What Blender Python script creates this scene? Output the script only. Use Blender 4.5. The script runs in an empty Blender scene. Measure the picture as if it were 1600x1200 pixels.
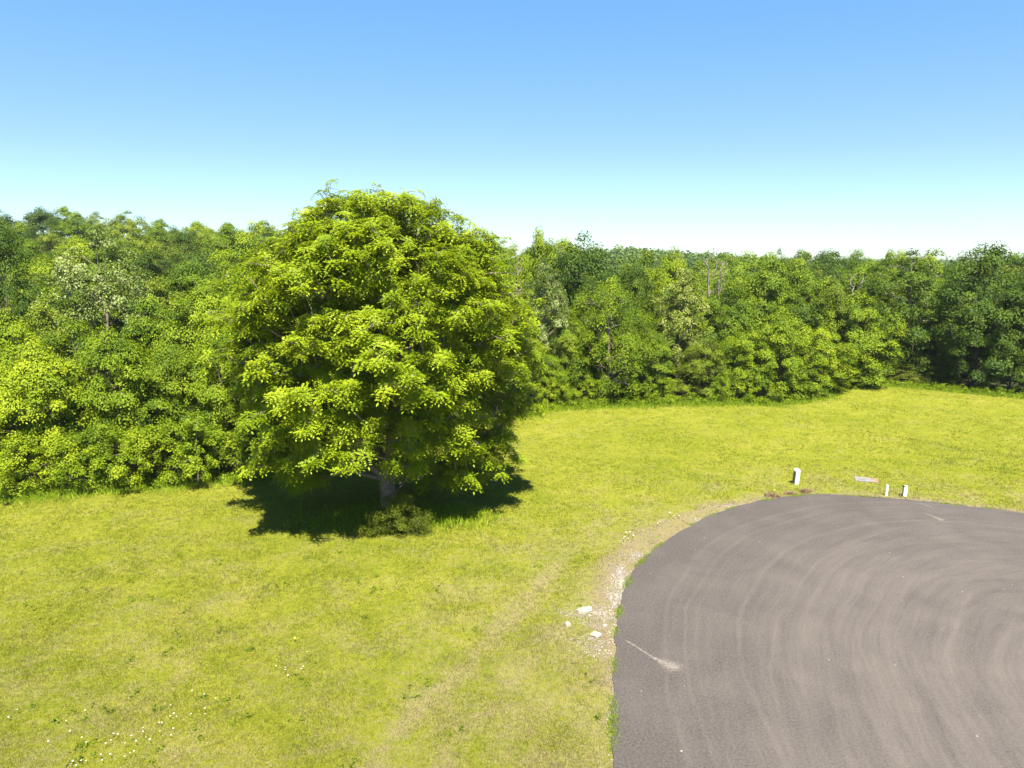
import bpy, math
import numpy as np
from mathutils import Vector, noise as mn
R_ = math.radians
S = bpy.context.scene
C = S.collection

# ---------------------------------------------------------------- camera
TILT = R_(9.97); FPX = 1109.0; CAMH = 12.0
cam = bpy.data.objects.new("camera", bpy.data.cameras.new("camera")); C.objects.link(cam)
cam.location = (0, 0, CAMH); cam.rotation_euler = (R_(90) - TILT, 0, 0)
cam.data.sensor_width = 36; cam.data.lens = 36 * FPX / 1600
cam.data.clip_start = .1; cam.data.clip_end = 20000
S.camera = cam
# ---------------------------------------------------------------- light
SUN_EL, SUN_AZ = 63.0, 168.0          # azimuth clockwise from +Y
SUN_STRENGTH = 4.8; SKY_STRENGTH = 0.064
w = bpy.data.worlds.new("World"); S.world = w; w.use_nodes = True
nt = w.node_tree; bg = nt.nodes['Background']
sky = nt.nodes.new('ShaderNodeTexSky'); sky.sky_type = 'NISHITA'; sky.sun_disc = False
sky.sun_elevation = R_(SUN_EL); sky.sun_rotation = R_(SUN_AZ)
sky.altitude = 200; sky.air_density = 1.0; sky.dust_density = 0.2; sky.ozone_density = 1.8
hs = nt.nodes.new('ShaderNodeHueSaturation'); hs.inputs['Saturation'].default_value = 1.06
nt.links.new(sky.outputs[0], hs.inputs['Color']); 
mxs = nt.nodes.new('ShaderNodeMix'); mxs.data_type = 'RGBA'; mxs.blend_type = 'MULTIPLY'; mxs.inputs['Factor'].default_value = 1; mxs.inputs['B'].default_value = (.88, 1.05, 1.13, 1)
nt.links.new(hs.outputs[0], mxs.inputs['A']); 
tcw = nt.nodes.new('ShaderNodeTexCoord'); spw = nt.nodes.new('ShaderNodeSeparateXYZ'); nt.links.new(tcw.outputs['Generated'], spw.inputs[0])
rpw = nt.nodes.new('ShaderNodeValToRGB'); nt.links.new(spw.outputs[2], rpw.inputs[0]); er = rpw.color_ramp.elements; er.new(.5); er.new(.8)
for e_, (p_, c_) in zip(er, ((0.0, (.72, .74, .78, 1)), (.14, (.76, .72, .80, 1)), (.34, (.80, .93, 1.0, 1)), (.7, (.42, .50, .58, 1)))): e_.position = p_; e_.color = c_
mx2 = nt.nodes.new('ShaderNodeMix'); mx2.data_type = 'RGBA'; mx2.blend_type = 'MULTIPLY'; mx2.inputs['Factor'].default_value = 1
nt.links.new(mxs.outputs['Result'], mx2.inputs['A']); nt.links.new(rpw.outputs[0], mx2.inputs['B']); nt.links.new(mx2.outputs['Result'], bg.inputs[0])
bg.inputs[1].default_value = SKY_STRENGTH
sl = bpy.data.lights.new("sun", 'SUN'); sl.energy = SUN_STRENGTH; sl.angle = R_(.5); sl.color = (1, .94, .80)
so = bpy.data.objects.new("sun", sl); C.objects.link(so)
sd = Vector((math.sin(R_(SUN_AZ)) * math.cos(R_(SUN_EL)), math.cos(R_(SUN_AZ)) * math.cos(R_(SUN_EL)), math.sin(R_(SUN_EL))))
so.rotation_euler = sd.to_track_quat('Z', 'Y').to_euler(); so.location = (30, -30, 60)
S.view_settings.view_transform = 'Standard'; S.view_settings.look = 'None'
S.view_settings.exposure = 1.75; S.view_settings.gamma = 1
S.cycles.max_bounces = 6; S.cycles.diffuse_bounces = 2; S.cycles.transmission_bounces = 2
S.cycles.transparent_max_bounces = 4; S.cycles.volume_bounces = 0

# ---------------------------------------------------------------- helpers
def ray(px, py):
    u = (px - 800) / FPX; v = (py - 600) / FPX
    return np.array([u, math.cos(TILT) - v * math.sin(TILT), -math.sin(TILT) - v * math.cos(TILT)])
def G(px, py, z=0.0):
    d = ray(px, py); t = (z - CAMH) / d[2]; return d[0] * t, d[1] * t
def at_dist(px, py, y):                # point on the pixel's ray at forward distance y
    d = ray(px, py); t = y / d[1]; return d[0] * t, y, CAMH + d[2] * t
def sstep(a, b, x):
    t = np.clip((x - a) / (b - a), 0, 1); return t * t * (3 - 2 * t)
# edge between field and wood (world x,y)
EDGE = [(-70, 27), (-45, 32), (-27, 35.2), (-22.6, 36), (-19.3, 37.4), (-13.9, 39.5), (-9, 44), (-2, 53), (3.2, 57.5), (9, 58.9), (15.2, 58.9),
        (22, 59.2), (28, 62.5), (31.5, 67.5), (37, 68.2), (45, 62.5), (60, 57), (90, 50)]
EX = np.array([e[0] for e in EDGE], float); EY = np.array([e[1] for e in EDGE], float)
def edge_y(x): return np.interp(x, EX, EY)
PC = (16.5, 21.5); PR = 13.6
def pave_d(x, y): return np.hypot(x - PC[0], np.maximum(y - PC[1], 0)) - PR
def Hgt(x, y):
    x = np.asarray(x, float); y = np.asarray(y, float)
    r = np.hypot(x, y); az = np.degrees(np.arctan2(x, y))
    lw = 1 - sstep(-6, 6, az)
    left = 6.5 * sstep(60, 175, r) - 9.0 * sstep(200, 420, r)
    rid = np.exp(-((az - 9) / 9) ** 2)
    right = -5.5 * sstep(72, 135, r) + (9.0 * rid + 4.0) * sstep(300, 470, r) + 2.5 * sstep(700, 1100, r)
    und = .09 * (np.sin(x * .21 + 1) * np.cos(y * .17) + .6 * np.sin(x * .47 + y * .33))
    und = und * sstep(.5, 8, pave_d(x, y)) * sstep(8, 14, y)
    back = np.where(y > 5, 1.0, 0.0) * sstep(30, 60, y)
    return (lw * left + (1 - lw) * right) * back + und

def build(name, V, F, mats, parent=None, attr=None, smooth=False, midx=None):
    """V (n,3), F (m,k) -> one mesh object"""
    V = np.asarray(V, np.float32); F = np.asarray(F, np.int32)
    m = bpy.data.meshes.new(name); k = F.shape[1]
    m.vertices.add(len(V)); m.vertices.foreach_set('co', V.ravel())
    m.loops.add(F.size); m.loops.foreach_set('vertex_index', F.ravel())
    m.polygons.add(len(F)); m.polygons.foreach_set('loop_start', np.arange(0, F.size, k, dtype=np.int32))
    m.polygons.foreach_set('loop_total', np.full(len(F), k, np.int32))
    if smooth: m.polygons.foreach_set('use_smooth', np.ones(len(F), bool))
    if midx is not None: m.polygons.foreach_set('material_index', np.asarray(midx, np.int32))
    if attr is not None:
        a = m.attributes.new('var', 'FLOAT', 'FACE'); a.data.foreach_set('value', np.asarray(attr, np.float32))
    for mt in (mats if isinstance(mats, (list, tuple)) else [mats]): m.materials.append(mt)
    m.update(calc_edges=True)
    o = bpy.data.objects.new(name, m); C.objects.link(o)
    if parent: o.parent = parent
    return o
def tag(o, label=None, cat=None, group=None, kind=None):
    if label: o['label'] = label
    if cat: o['category'] = cat
    if group: o['group'] = group
    if kind: o['kind'] = kind
    return o
def empty(name, loc, rz=0):
    o = bpy.data.objects.new(name, None); C.objects.link(o); o.location = loc; o.rotation_euler = (0, 0, rz)
    o.empty_display_size = .3; return o
def copy_tree(root):
    r = root.copy(); C.objects.link(r)
    for ch in root.children:
        c = ch.copy(); C.objects.link(c); c.parent = r
    return r

# ---------------------------------------------------------------- materials
class NT:
    def __init__(s, name):
        s.m = bpy.data.materials.new(name); s.m.use_nodes = True; s.t = s.m.node_tree
        s.p = s.t.nodes['Principled BSDF']; s.out = s.t.nodes['Material Output']
    def n(s, typ, **kw):
        x = s.t.nodes.new(typ)
        for k, v in kw.items(): setattr(x, k, v)
        return x
    def l(s, a, b): s.t.links.new(a, b)
    def math(s, op, a, b=None, c=None, clamp=False):
        x = s.n('ShaderNodeMath', operation=op); x.use_clamp = clamp
        for i, v in enumerate((a, b, c)):
            if v is None: continue
            if isinstance(v, (int, float)): x.inputs[i].default_value = v
            else: s.l(v, x.inputs[i])
        return x.outputs[0]
    def noise(s, vec, scale, detail=4, rough=.6, dist=0):
        x = s.n('ShaderNodeTexNoise'); x.inputs['Scale'].default_value = scale; x.inputs['Detail'].default_value = detail
        x.inputs['Roughness'].default_value = rough; x.inputs['Distortion'].default_value = dist
        if vec is not None: s.l(vec, x.inputs['Vector'])
        return x.outputs['Fac']
    def ramp(s, fac, stops):
        x = s.n('ShaderNodeValToRGB'); e = x.color_ramp.elements
        while len(e) < len(stops): e.new(.5)
        for i, (p, c) in enumerate(stops):
            e[i].position = p; e[i].color = (c[0], c[1], c[2], 1) if isinstance(c, (tuple, list)) else (c, c, c, 1)
        s.l(fac, x.inputs[0]); return x.outputs[0]
    def mix(s, f, a, b, blend='MIX'):
        x = s.n('ShaderNodeMix', data_type='RGBA', blend_type=blend)
        for sk, v in ((x.inputs['Factor'], f), (x.inputs['A'], a), (x.inputs['B'], b)):
            if isinstance(v, (int, float)): sk.default_value = v
            elif isinstance(v, (tuple, list)): sk.default_value = (v[0], v[1], v[2], 1)
            else: s.l(v, sk)
        return x.outputs['Result']
    def sep(s, v):
        x = s.n('ShaderNodeSeparateXYZ'); s.l(v, x.inputs[0]); return x.outputs
    def comb(s, a, b, c=0.0):
        x = s.n('ShaderNodeCombineXYZ')
        for i, v in enumerate((a, b, c)):
            if isinstance(v, (int, float)): x.inputs[i].default_value = v
            else: s.l(v, x.inputs[i])
        return x.outputs[0]
    def bump(s, h, strength, dist):
        x = s.n('ShaderNodeBump'); x.inputs['Strength'].default_value = strength; x.inputs['Distance'].default_value = dist
        s.l(h, x.inputs['Height']); s.l(x.outputs[0], s.p.inputs['Normal'])

def leaf_mat(name, dark, mid, light, trans=.3, rough=.6, spec=.2):
    g = NT(name)
    at = g.n('ShaderNodeAttribute', attribute_name='var'); oi = g.n('ShaderNodeObjectInfo')
    f = g.math('MULTIPLY_ADD', at.outputs['Fac'], .72, g.math('MULTIPLY', oi.outputs['Random'], .28))
    col = g.ramp(f, [(.12, dark), (.5, mid), (.9, light)])
    g.l(col, g.p.inputs['Base Color']); g.p.inputs['Roughness'].default_value = rough
    g.p.inputs['Specular IOR Level'].default_value = spec
    tr = g.n('ShaderNodeBsdfTranslucent'); tc = g.mix(.5, col, (.22, .27, .003)); g.l(tc, tr.inputs['Color'])
    mx = g.n('ShaderNodeMixShader'); mx.inputs[0].default_value = trans
    g.l(g.p.outputs[0], mx.inputs[1]); g.l(tr.outputs[0], mx.inputs[2]); g.l(mx.outputs[0], g.out.inputs['Surface'])
    return g.m
M = {}
M['walnut'] = leaf_mat('walnut_leaf', (.10, .165, .003), (.225, .31, .006), (.37, .435, .02), .40, .5, .2)
M['maple'] = leaf_mat('maple_leaf', (.066, .122, .003), (.165, .238, .004), (.295, .355, .010), .27)
M['green'] = leaf_mat('oak_leaf', (.047, .096, .003), (.120, .187, .005), (.225, .29, .012), .25)
M['dark'] = leaf_mat('dark_leaf', (.017, .043, .002), (.046, .088, .003), (.10, .15, .007), .18)  # dark foliage; on the right-hand trees it also puts shade into the colour
M['olive'] = leaf_mat('olive_leaf', (.056, .090, .004), (.128, .175, .007), (.22, .26, .015), .2)
M['silver'] = leaf_mat('silver_leaf', (.040, .075, .008), (.12, .17, .022), (.42, .46, .20), .16, .45)
M['cream'] = leaf_mat('cream_leaf', (.05, .10, .008), (.17, .22, .02), (.46, .45, .16), .2)
M['cedar'] = leaf_mat('cedar_leaf', (.05, .075, .004), (.11, .14, .007), (.20, .22, .015), .2)
M['weed'] = leaf_mat('weed_leaf', (.09, .17, .006), (.19, .28, .008), (.32, .39, .014), .35)
M['weed_dark'] = leaf_mat('weed_dark_leaf', (.075, .13, .006), (.11, .17, .008), (.16, .22, .012), .3)
M['far'] = leaf_mat('far_leaf', (.030, .066, .008), (.070, .125, .014), (.13, .185, .024), .2)

def bark_mat(name, a, b, sc=6):
    g = NT(name); tc = g.n('ShaderNodeTexCoord'); mp = g.n('ShaderNodeMapping'); mp.inputs['Scale'].default_value = (3, 3, .6)
    g.l(tc.outputs['Object'], mp.inputs[0]); f = g.noise(mp.outputs[0], sc, 6, .7)
    g.l(g.ramp(f, [(.35, a), (.65, b)]), g.p.inputs['Base Color']); g.p.inputs['Roughness'].default_value = .9
    g.bump(f, .8, .03); return g.m
M['bark'] = bark_mat('grey_bark', (.10, .075, .055), (.30, .24, .19))
M['bark_dark'] = bark_mat('dark_bark', (.045, .035, .028), (.13, .105, .085))
M['bark_pale'] = bark_mat('bleached_bark', (.13, .105, .085), (.28, .24, .20))

def grass_nodes(g):
    geo = g.n('ShaderNodeNewGeometry'); pos = geo.outputs['Position']
    sx = g.sep(pos)
    flat = g.comb(sx[0], sx[1], 0.0)
    d = g.math('SUBTRACT', g.n('ShaderNodeVectorMath', operation='LENGTH').outputs['Value'], PR)
    ln = [n for n in g.t.nodes if n.bl_idname == 'ShaderNodeVectorMath'][-1]
    g.l(g.comb(g.math('SUBTRACT', sx[0], PC[0]), g.math('MAXIMUM', g.math('SUBTRACT', sx[1], PC[1]), 0)), ln.inputs[0])
    big = g.noise(flat, .16, 4, .6); med = g.noise(flat, .9, 5, .65, .4); fine = g.noise(flat, 7, 5, .75); tiny = g.noise(flat, 30, 3, .7)
    v = g.math('ADD', g.math('MULTIPLY', big, .30), g.math('ADD', g.math('MULTIPLY', med, .34), g.math('MULTIPLY', fine, .36)))
    green = g.ramp(v, [(.38, (.110, .140, .008)), (.46, (.152, .172, .011)), (.54, (.192, .200, .018)), (.62, (.24, .225, .040))])
    # dry grass: patches everywhere, thicker near the pavement and near the camera
    near = g.math('MULTIPLY', g.math('SUBTRACT', 1, g.math('DIVIDE', d, 7.0), clamp=True), .085)
    cl = g.math('MULTIPLY', g.math('DIVIDE', g.math('SUBTRACT', 36, sx[1]), 22.0, clamp=True), .075)
    dv = g.math('ADD', g.math('ADD', g.math('MULTIPLY', g.noise(flat, .55, 6, .75, .6), .5), g.math('MULTIPLY', g.noise(flat, 4.5, 5, .8), .5)), g.math('ADD', near, cl))
    # faint diagonal wheel track of straw left of the asphalt
    ax, ay = G(700, 1060); bx, by = G(905, 850); L = math.hypot(bx - ax, by - ay); nx_, ny_ = -(by - ay) / L, (bx - ax) / L
    wob = g.math('MULTIPLY', g.math('SUBTRACT', g.noise(flat, .35, 2, .5), .5), .9)
    for off in (0.0, 1.7):
        ld = g.math('ABSOLUTE', g.math('ADD', g.math('ADD', g.math('MULTIPLY', sx[0], nx_), g.math('MULTIPLY', sx[1], ny_)), g.math('ADD', wob, -(ax * nx_ + ay * ny_) + off)))
        near2 = g.math('MULTIPLY', g.math('SUBTRACT', 1, g.math('DIVIDE', ld, .55), clamp=True), g.math('MULTIPLY', g.math('DIVIDE', g.math('SUBTRACT', 34, sx[1]), 8.0, clamp=True), .08 if off == 0 else .04))
        dv = g.math('ADD', dv, near2)
    dry = g.ramp(dv, [(.525, 0), (.72, 1)])
    tan = g.ramp(tiny, [(.3, (.17, .14, .065)), (.7, (.31, .26, .14))])
    c = g.mix(g.math('MULTIPLY', dry, .85), green, tan)
    # narrow worn strip of straw and soil against the asphalt
    ew = g.math('ADD', g.math('MULTIPLY', g.noise(flat, .6, 3, .6), 2.6), -.85)
    e = g.math('SUBTRACT', 1, g.math('DIVIDE', d, g.math('MAXIMUM', ew, .12)), clamp=True)
    e = g.math('MULTIPLY', g.math('POWER', e, .5), g.ramp(g.noise(flat, 3.2, 5, .7), [(.38, .25), (.52, 1)]))
    soil = g.ramp(fine, [(.3, (.13, .09, .06)), (.6, (.24, .185, .13))])
    c = g.mix(g.math('MULTIPLY', e, .8), c, soil)
    return c, flat, fine, tiny, d
g = NT('grass_blade'); c, flat, fine, tiny, d = grass_nodes(g)
at = g.n('ShaderNodeAttribute', attribute_name='var')
c2 = g.mix(1.0, c, g.ramp(at.outputs['Fac'], [(0, .95), (1, 1.35)]), 'MULTIPLY')
c2 = g.mix(g.ramp(at.outputs['Fac'], [(.86, 0), (.88, .6)]), c2, (.30, .25, .12)); c2 = g.mix(g.ramp(at.outputs['Fac'], [(.16, .65), (.18, 0)]), c2, (.055, .085, .005))
g.l(c2, g.p.inputs['Base Color']); g.p.inputs['Roughness'].default_value = .7; g.p.inputs['Specular IOR Level'].default_value = .2
tr = g.n('ShaderNodeBsdfTranslucent'); g.l(c2, tr.inputs['Color']); mx = g.n('ShaderNodeMixShader'); mx.inputs[0].default_value = .45
g.l(g.p.outputs[0], mx.inputs[1]); g.l(tr.outputs[0], mx.inputs[2]); g.l(mx.outputs[0], g.out.inputs['Surface']); M['blade'] = g.m

g = NT('ground'); c, flat, fine, tiny, d = grass_nodes(g)
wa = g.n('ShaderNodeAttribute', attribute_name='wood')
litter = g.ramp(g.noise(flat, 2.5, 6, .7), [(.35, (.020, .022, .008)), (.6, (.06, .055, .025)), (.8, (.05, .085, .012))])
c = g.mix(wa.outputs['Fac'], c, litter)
c = g.mix(g.ramp(tiny, [(.35, .25), (.6, 0)]), c, (.08, .10, .008))
g.l(c, g.p.inputs['Base Color']); g.p.inputs['Roughness'].default_value = .95; g.p.inputs['Specular IOR Level'].default_value = .1
g.bump(g.math('ADD', g.math('MULTIPLY', fine, .6), g.math('MULTIPLY', tiny, .4)), .9, .10); M['ground'] = g.m

# asphalt with arcs of dust left by turning tyres
g = NT('asphalt'); geo = g.n('ShaderNodeNewGeometry'); pos = geo.outputs['Position']; sx = g.sep(pos); flat = g.comb(sx[0], sx[1], 0.0)
def polar(cx, cy, ecc=0.0, k=1.0):
    dx = g.math('SUBTRACT', sx[0], cx); dy = g.math('MULTIPLY', g.math('MAXIMUM', g.math('SUBTRACT', sx[1], cy), g.math('MULTIPLY', g.math('SUBTRACT', sx[1], cy), .25)), k)
    r = g.math('SQRT', g.math('ADD', g.math('MULTIPLY', dx, dx), g.math('MULTIPLY', dy, dy)))
    a = g.math('ARCTAN2', dy, dx)
    r2 = g.math('ADD', g.math('ADD', r, g.math('MULTIPLY', g.math('SUBTRACT', g.noise(flat, .13, 2, .5), .5), 1.3)), g.math('MULTIPLY', g.math('SINE', g.math('ADD', g.math('MULTIPLY', a, 2.0), ecc)), .35))
    return r2, a
grain = g.noise(flat, 14, 7, .85); mot = g.noise(flat, .5, 5, .6, .3)
r1, a1 = polar(19.3, 14.8, .6, .80); r2, a2 = polar(22.0, 12.5, 2.0, .86); r3, a3 = polar(24.0, 8.0, 1.0, .75)
s1 = g.noise(g.comb(g.math('MULTIPLY', r1, 1.7), g.math('MULTIPLY', a1, .9)), 1.5, 9, .74, .0)
s2 = g.noise(g.comb(g.math('MULTIPLY', r2, 2.3), g.math('MULTIPLY', a2, 1.2), 4.0), 1.4, 9, .74, .0)
s3 = g.noise(g.comb(g.math('MULTIPLY', r3, .8), g.math('MULTIPLY', a3, .8), 9.0), 1.2, 5, .6, .0)
inner = g.math('SUBTRACT', 1, g.math('DIVIDE', g.math('SUBTRACT', r1, 10.0), 5.5), clamp=True)
sw = g.math('ADD', g.math('MULTIPLY', s1, .40), g.math('ADD', g.math('MULTIPLY', s2, .40), g.math('MULTIPLY', s3, .20)))
dust = g.math('MULTIPLY', g.ramp(sw, [(.38, 0), (.66, 1)]), g.math('ADD', .22, g.math('MULTIPLY', inner, .78)))
dust = g.math('ADD', dust, g.math('MULTIPLY', g.math('SUBTRACT', mot, .5), 1.1), clamp=True)
def track(r, a, rad, wd, amt, a0, a1_):
    x = g.math('SUBTRACT', 1, g.math('DIVIDE', g.math('ABSOLUTE', g.math('SUBTRACT', r, rad)), wd), clamp=True)
    q = g.math('MULTIPLY', x, g.math('MULTIPLY', g.noise(flat, 1.3, 3, .6), amt * 1.6))
    return q
tr_ = track(r1, a1, 15.15, .12, .8, 0, 0)
for rad, wd, am in ((14.5, .09, .7), (14.15, .06, .6), (12.9, .12, .8), (11.6, .12, .4), (13.4, .06, .5)):
    tr_ = g.math('ADD', tr_, track(r1, a1, rad, wd, am, 0, 0))
for rad, wd, am in ((15.8, .09, .6), (14.0, .10, .5), (11.0, .14, .4), (12.4, .06, .4)):
    tr_ = g.math('ADD', tr_, track(r2, a2, rad, wd, am, 0, 0))
dust = g.math('ADD', dust, g.math('MULTIPLY', tr_, .38), clamp=True)
base = g.ramp(grain, [(.38, (.042, .0365, .035)), (.62, (.096, .085, .080))])
col = g.mix(g.math('MULTIPLY', dust, .58), base, (.150, .130, .117))
# small bare specks and scuffs
vor = g.n('ShaderNodeTexVoronoi'); vor.inputs['Scale'].default_value = 1.5; g.l(flat, vor.inputs['Vector'])
spk = g.ramp(g.math('ADD', vor.outputs['Distance'], g.math('MULTIPLY', g.noise(flat, 6, 2), .12)), [(.080, 1), (.10, 0)])
col = g.mix(g.math('MULTIPLY', spk, .85), col, (.33, .30, .27))
scf = g.ramp(g.noise(g.comb(g.math('MULTIPLY', sx[0], 3.0), g.math('MULTIPLY', sx[1], 7.0)), 1.4, 5, .75), [(.68, 0), (.74, 1)])
col = g.mix(g.math('MULTIPLY', scf, .35), col, (.22, .20, .18))
g.l(col, g.p.inputs['Base Color']); g.p.inputs['Roughness'].default_value = .95; g.p.inputs['Specular IOR Level'].default_value = .12
g.bump(grain, .6, .02); M['asphalt'] = g.m

def plain(name, a, b, sc=8, rough=.6, bumpd=.004, spec=.4):
    g = NT(name); tc = g.n('ShaderNodeTexCoord'); f = g.noise(tc.outputs['Object'], sc, 6, .65)
    g.l(g.ramp(f, [(.35, a), (.65, b)]), g.p.inputs['Base Color']); g.p.inputs['Roughness'].default_value = rough
    g.p.inputs['Specular IOR Level'].default_value = spec
    g.bump(f, .5, bumpd); return g.m
M['rock'] = plain('limestone', (.20, .18, .15), (.34, .31, .26), 5, .9, .03)
M['pad'] = plain('weathered_concrete', (.13, .125, .12), (.21, .20, .19), 4, .85)
M['pad_brown'] = plain('clay_stain', (.16, .10, .07), (.27, .19, .13), 4, .9)
M['white'] = plain('white_plastic', (.72, .74, .68), (.84, .85, .80), 3, .45)
M['greenbox'] = plain('weathered_green_plastic', (.36, .41, .30), (.50, .54, .43), 2.5, .5)
M['black'] = plain('black_rubber', (.015, .016, .015), (.04, .04, .04), 9, .5)
M['shade_latch_grey'] = plain('side_shade_and_latch_grey', (.06, .065, .06), (.12, .12, .10), 6, .5)  # dark grey for the latch and for shade coloured onto the pedestal's left
M['petal'] = plain('white_petal', (.42, .42, .38), (.60, .60, .55), 30, .6)
M['yellow'] = plain('yellow_petal', (.55, .40, .01), (.75, .55, .02), 30, .6)
M['stem'] = plain('green_stem', (.06, .11, .01), (.12, .18, .01), 30, .7)
M['gravel'] = plain('pale_gravel', (.20, .17, .14), (.38, .34, .29), 1.3, .9, .01)
M['straw'] = plain('dead_straw', (.14, .085, .05), (.30, .20, .12), 14, .9)
M['dust'] = None

# ---------------------------------------------------------------- ground sheet
def ground():
    nr = 190; na = 360
    r = np.concatenate([[0.01], np.geomspace(2.0, 120, 120), np.geomspace(124, 9000, nr - 121)])
    az = []
    # finer in the viewed sector
    a1 = np.linspace(-42, 42, 240); a2 = np.linspace(42, 318, na - 240 + 2)[1:-1]
    az = np.radians(np.concatenate([a1, a2])); na_ = len(az)
    A, Rr = np.meshgrid(az, r); X = Rr * np.sin(A); Y = Rr * np.cos(A); Z = Hgt(X, Y)
    V = np.stack([X, Y, Z], -1).reshape(-1, 3)
    i = np.arange(nr - 1)[:, None]; j = np.arange(na_)[None, :]; j2 = (j + 1) % na_
    F = np.stack([i * na_ + j, i * na_ + j2, (i + 1) * na_ + j2, (i + 1) * na_ + j], -1).reshape(-1, 4)[:, ::-1]
    o = build('ground', V, F, M['ground'], smooth=True)
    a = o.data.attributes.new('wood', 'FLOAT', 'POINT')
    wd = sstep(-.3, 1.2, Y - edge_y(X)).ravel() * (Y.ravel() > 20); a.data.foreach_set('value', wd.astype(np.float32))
    tag(o, 'yellow green mown field with dry patches, rising to wooded ground', kind='structure')
ground()

def catmull(P, n):
    P = np.array(P, float); out = []
    for i in range(len(P) - 1):
        p0 = P[max(i - 1, 0)]; p1 = P[i]; p2 = P[i + 1]; p3 = P[min(i + 2, len(P) - 1)]
        for t in np.linspace(0, 1, n, endpoint=False):
            out.append(.5 * ((2 * p1) + (-p0 + p2) * t + (2 * p0 - 5 * p1 + 4 * p2 - p3) * t * t + (-p0 + 3 * p1 - 3 * p2 + p3) * t ** 3))
    out.append(P[-1]); return np.array(out)
PAVE = [(2.1, -30), (2.2, -5), (2.3, 8), (2.45, 15.15), (2.77, 17.6), (3.32, 20.95), (3.76, 23.07), (4.55, 25.6), (5.5, 27.4), (7.42, 30.0), (9.8, 32.4),
        (12.2, 34.0), (14.45, 34.9), (16.2, 35.15), (19.5, 34.5), (22.2, 33.5), (24.5, 32.4), (28, 29), (30, 24.5), (30.2, 20), (28, 13), (22, 6), (17, 0), (15, -8), (14.6, -30)]
PV = catmull(PAVE, 14)
def pavement():
    rs = np.random.RandomState(5)
    P = PV.copy(); n = len(P)
    t = np.roll(P, -1, 0) - np.roll(P, 1, 0); t /= np.linalg.norm(t, axis=1)[:, None]; nrm = np.stack([-t[:, 1], t[:, 0]], 1)
    P += nrm * (np.array([mn.noise(Vector((p[0] * 1.3, p[1] * 1.3, 0))) for p in P]) * .10 + rs.randn(n) * .012)[:, None]
    import bmesh
    bm = bmesh.new(); top = [bm.verts.new((p[0], p[1], .035)) for p in P]; bot = [bm.verts.new((p[0] - nn[0] * -.03, p[1] + nn[1] * .03, -.05)) for p, nn in zip(P, nrm)]
    f = bm.faces.new(top)
    if f.normal.z < 0: f.normal_flip()
    for i in range(n):
        bm.faces.new((top[i], top[(i + 1) % n], bot[(i + 1) % n], bot[i]))
    bmesh.ops.recalc_face_normals(bm, faces=bm.faces)
    m = bpy.data.meshes.new('road'); bm.to_mesh(m); bm.free(); m.materials.append(M['asphalt'])
    o = bpy.data.objects.new('road', m); C.objects.link(o); tag(o, 'dusty grey asphalt turning circle', kind='structure')
pavement()
def in_pave(x, y, pad=0.0):
    return pave_poly(x, y, pad)
def pave_poly(x, y, pad):
    # vectorised even-odd test (pad ignored away from the edge)
    P = PV; x = np.asarray(x); y = np.asarray(y); ins = np.zeros(x.shape, bool); j = len(P) - 1
    for i in range(len(P)):
        xi, yi = P[i]; xj, yj = P[j]
        if yi != yj:
            c = ((yi > y) != (yj > y)) & (x < (xj - xi) * (y - yi) / (yj - yi) + xi); ins ^= c
        j = i
    return ins

# ---------------------------------------------------------------- tubes / limbs
def tubes(segs, sides=6):
    """segs: list of (p0,p1,r0,r1)"""
    P0 = np.array([s[0] for s in segs]); P1 = np.array([s[1] for s in segs]); R0 = np.array([s[2] for s in segs]); R1 = np.array([s[3] for s in segs])
    d = P1 - P0; d /= np.linalg.norm(d, axis=1)[:, None] + 1e-9
    up = np.where(np.abs(d[:, 2:3]) > .9, np.array([[1., 0, 0]]), np.array([[0, 0, 1.]]))
    a = np.cross(d, up); a /= np.linalg.norm(a, axis=1)[:, None] + 1e-9; b = np.cross(d, a)
    th = np.linspace(0, 2 * np.pi, sides, endpoint=False)
    ring = a[:, None] * np.cos(th)[None, :, None] + b[:, None] * np.sin(th)[None, :, None]
    ext = d * (R1 * .35)[:, None]
    V = np.concatenate([P0[:, None] + ring * R0[:, None, None], (P1 + ext)[:, None] + ring * R1[:, None, None]], 1)
    n = len(segs); k = np.arange(sides); k2 = (k + 1) % sides
    F = np.stack([k, k2, k2 + sides, k + sides], 1)[None] + (np.arange(n) * 2 * sides)[:, None, None]
    return V.reshape(-1, 3), F.reshape(-1, 4)
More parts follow.
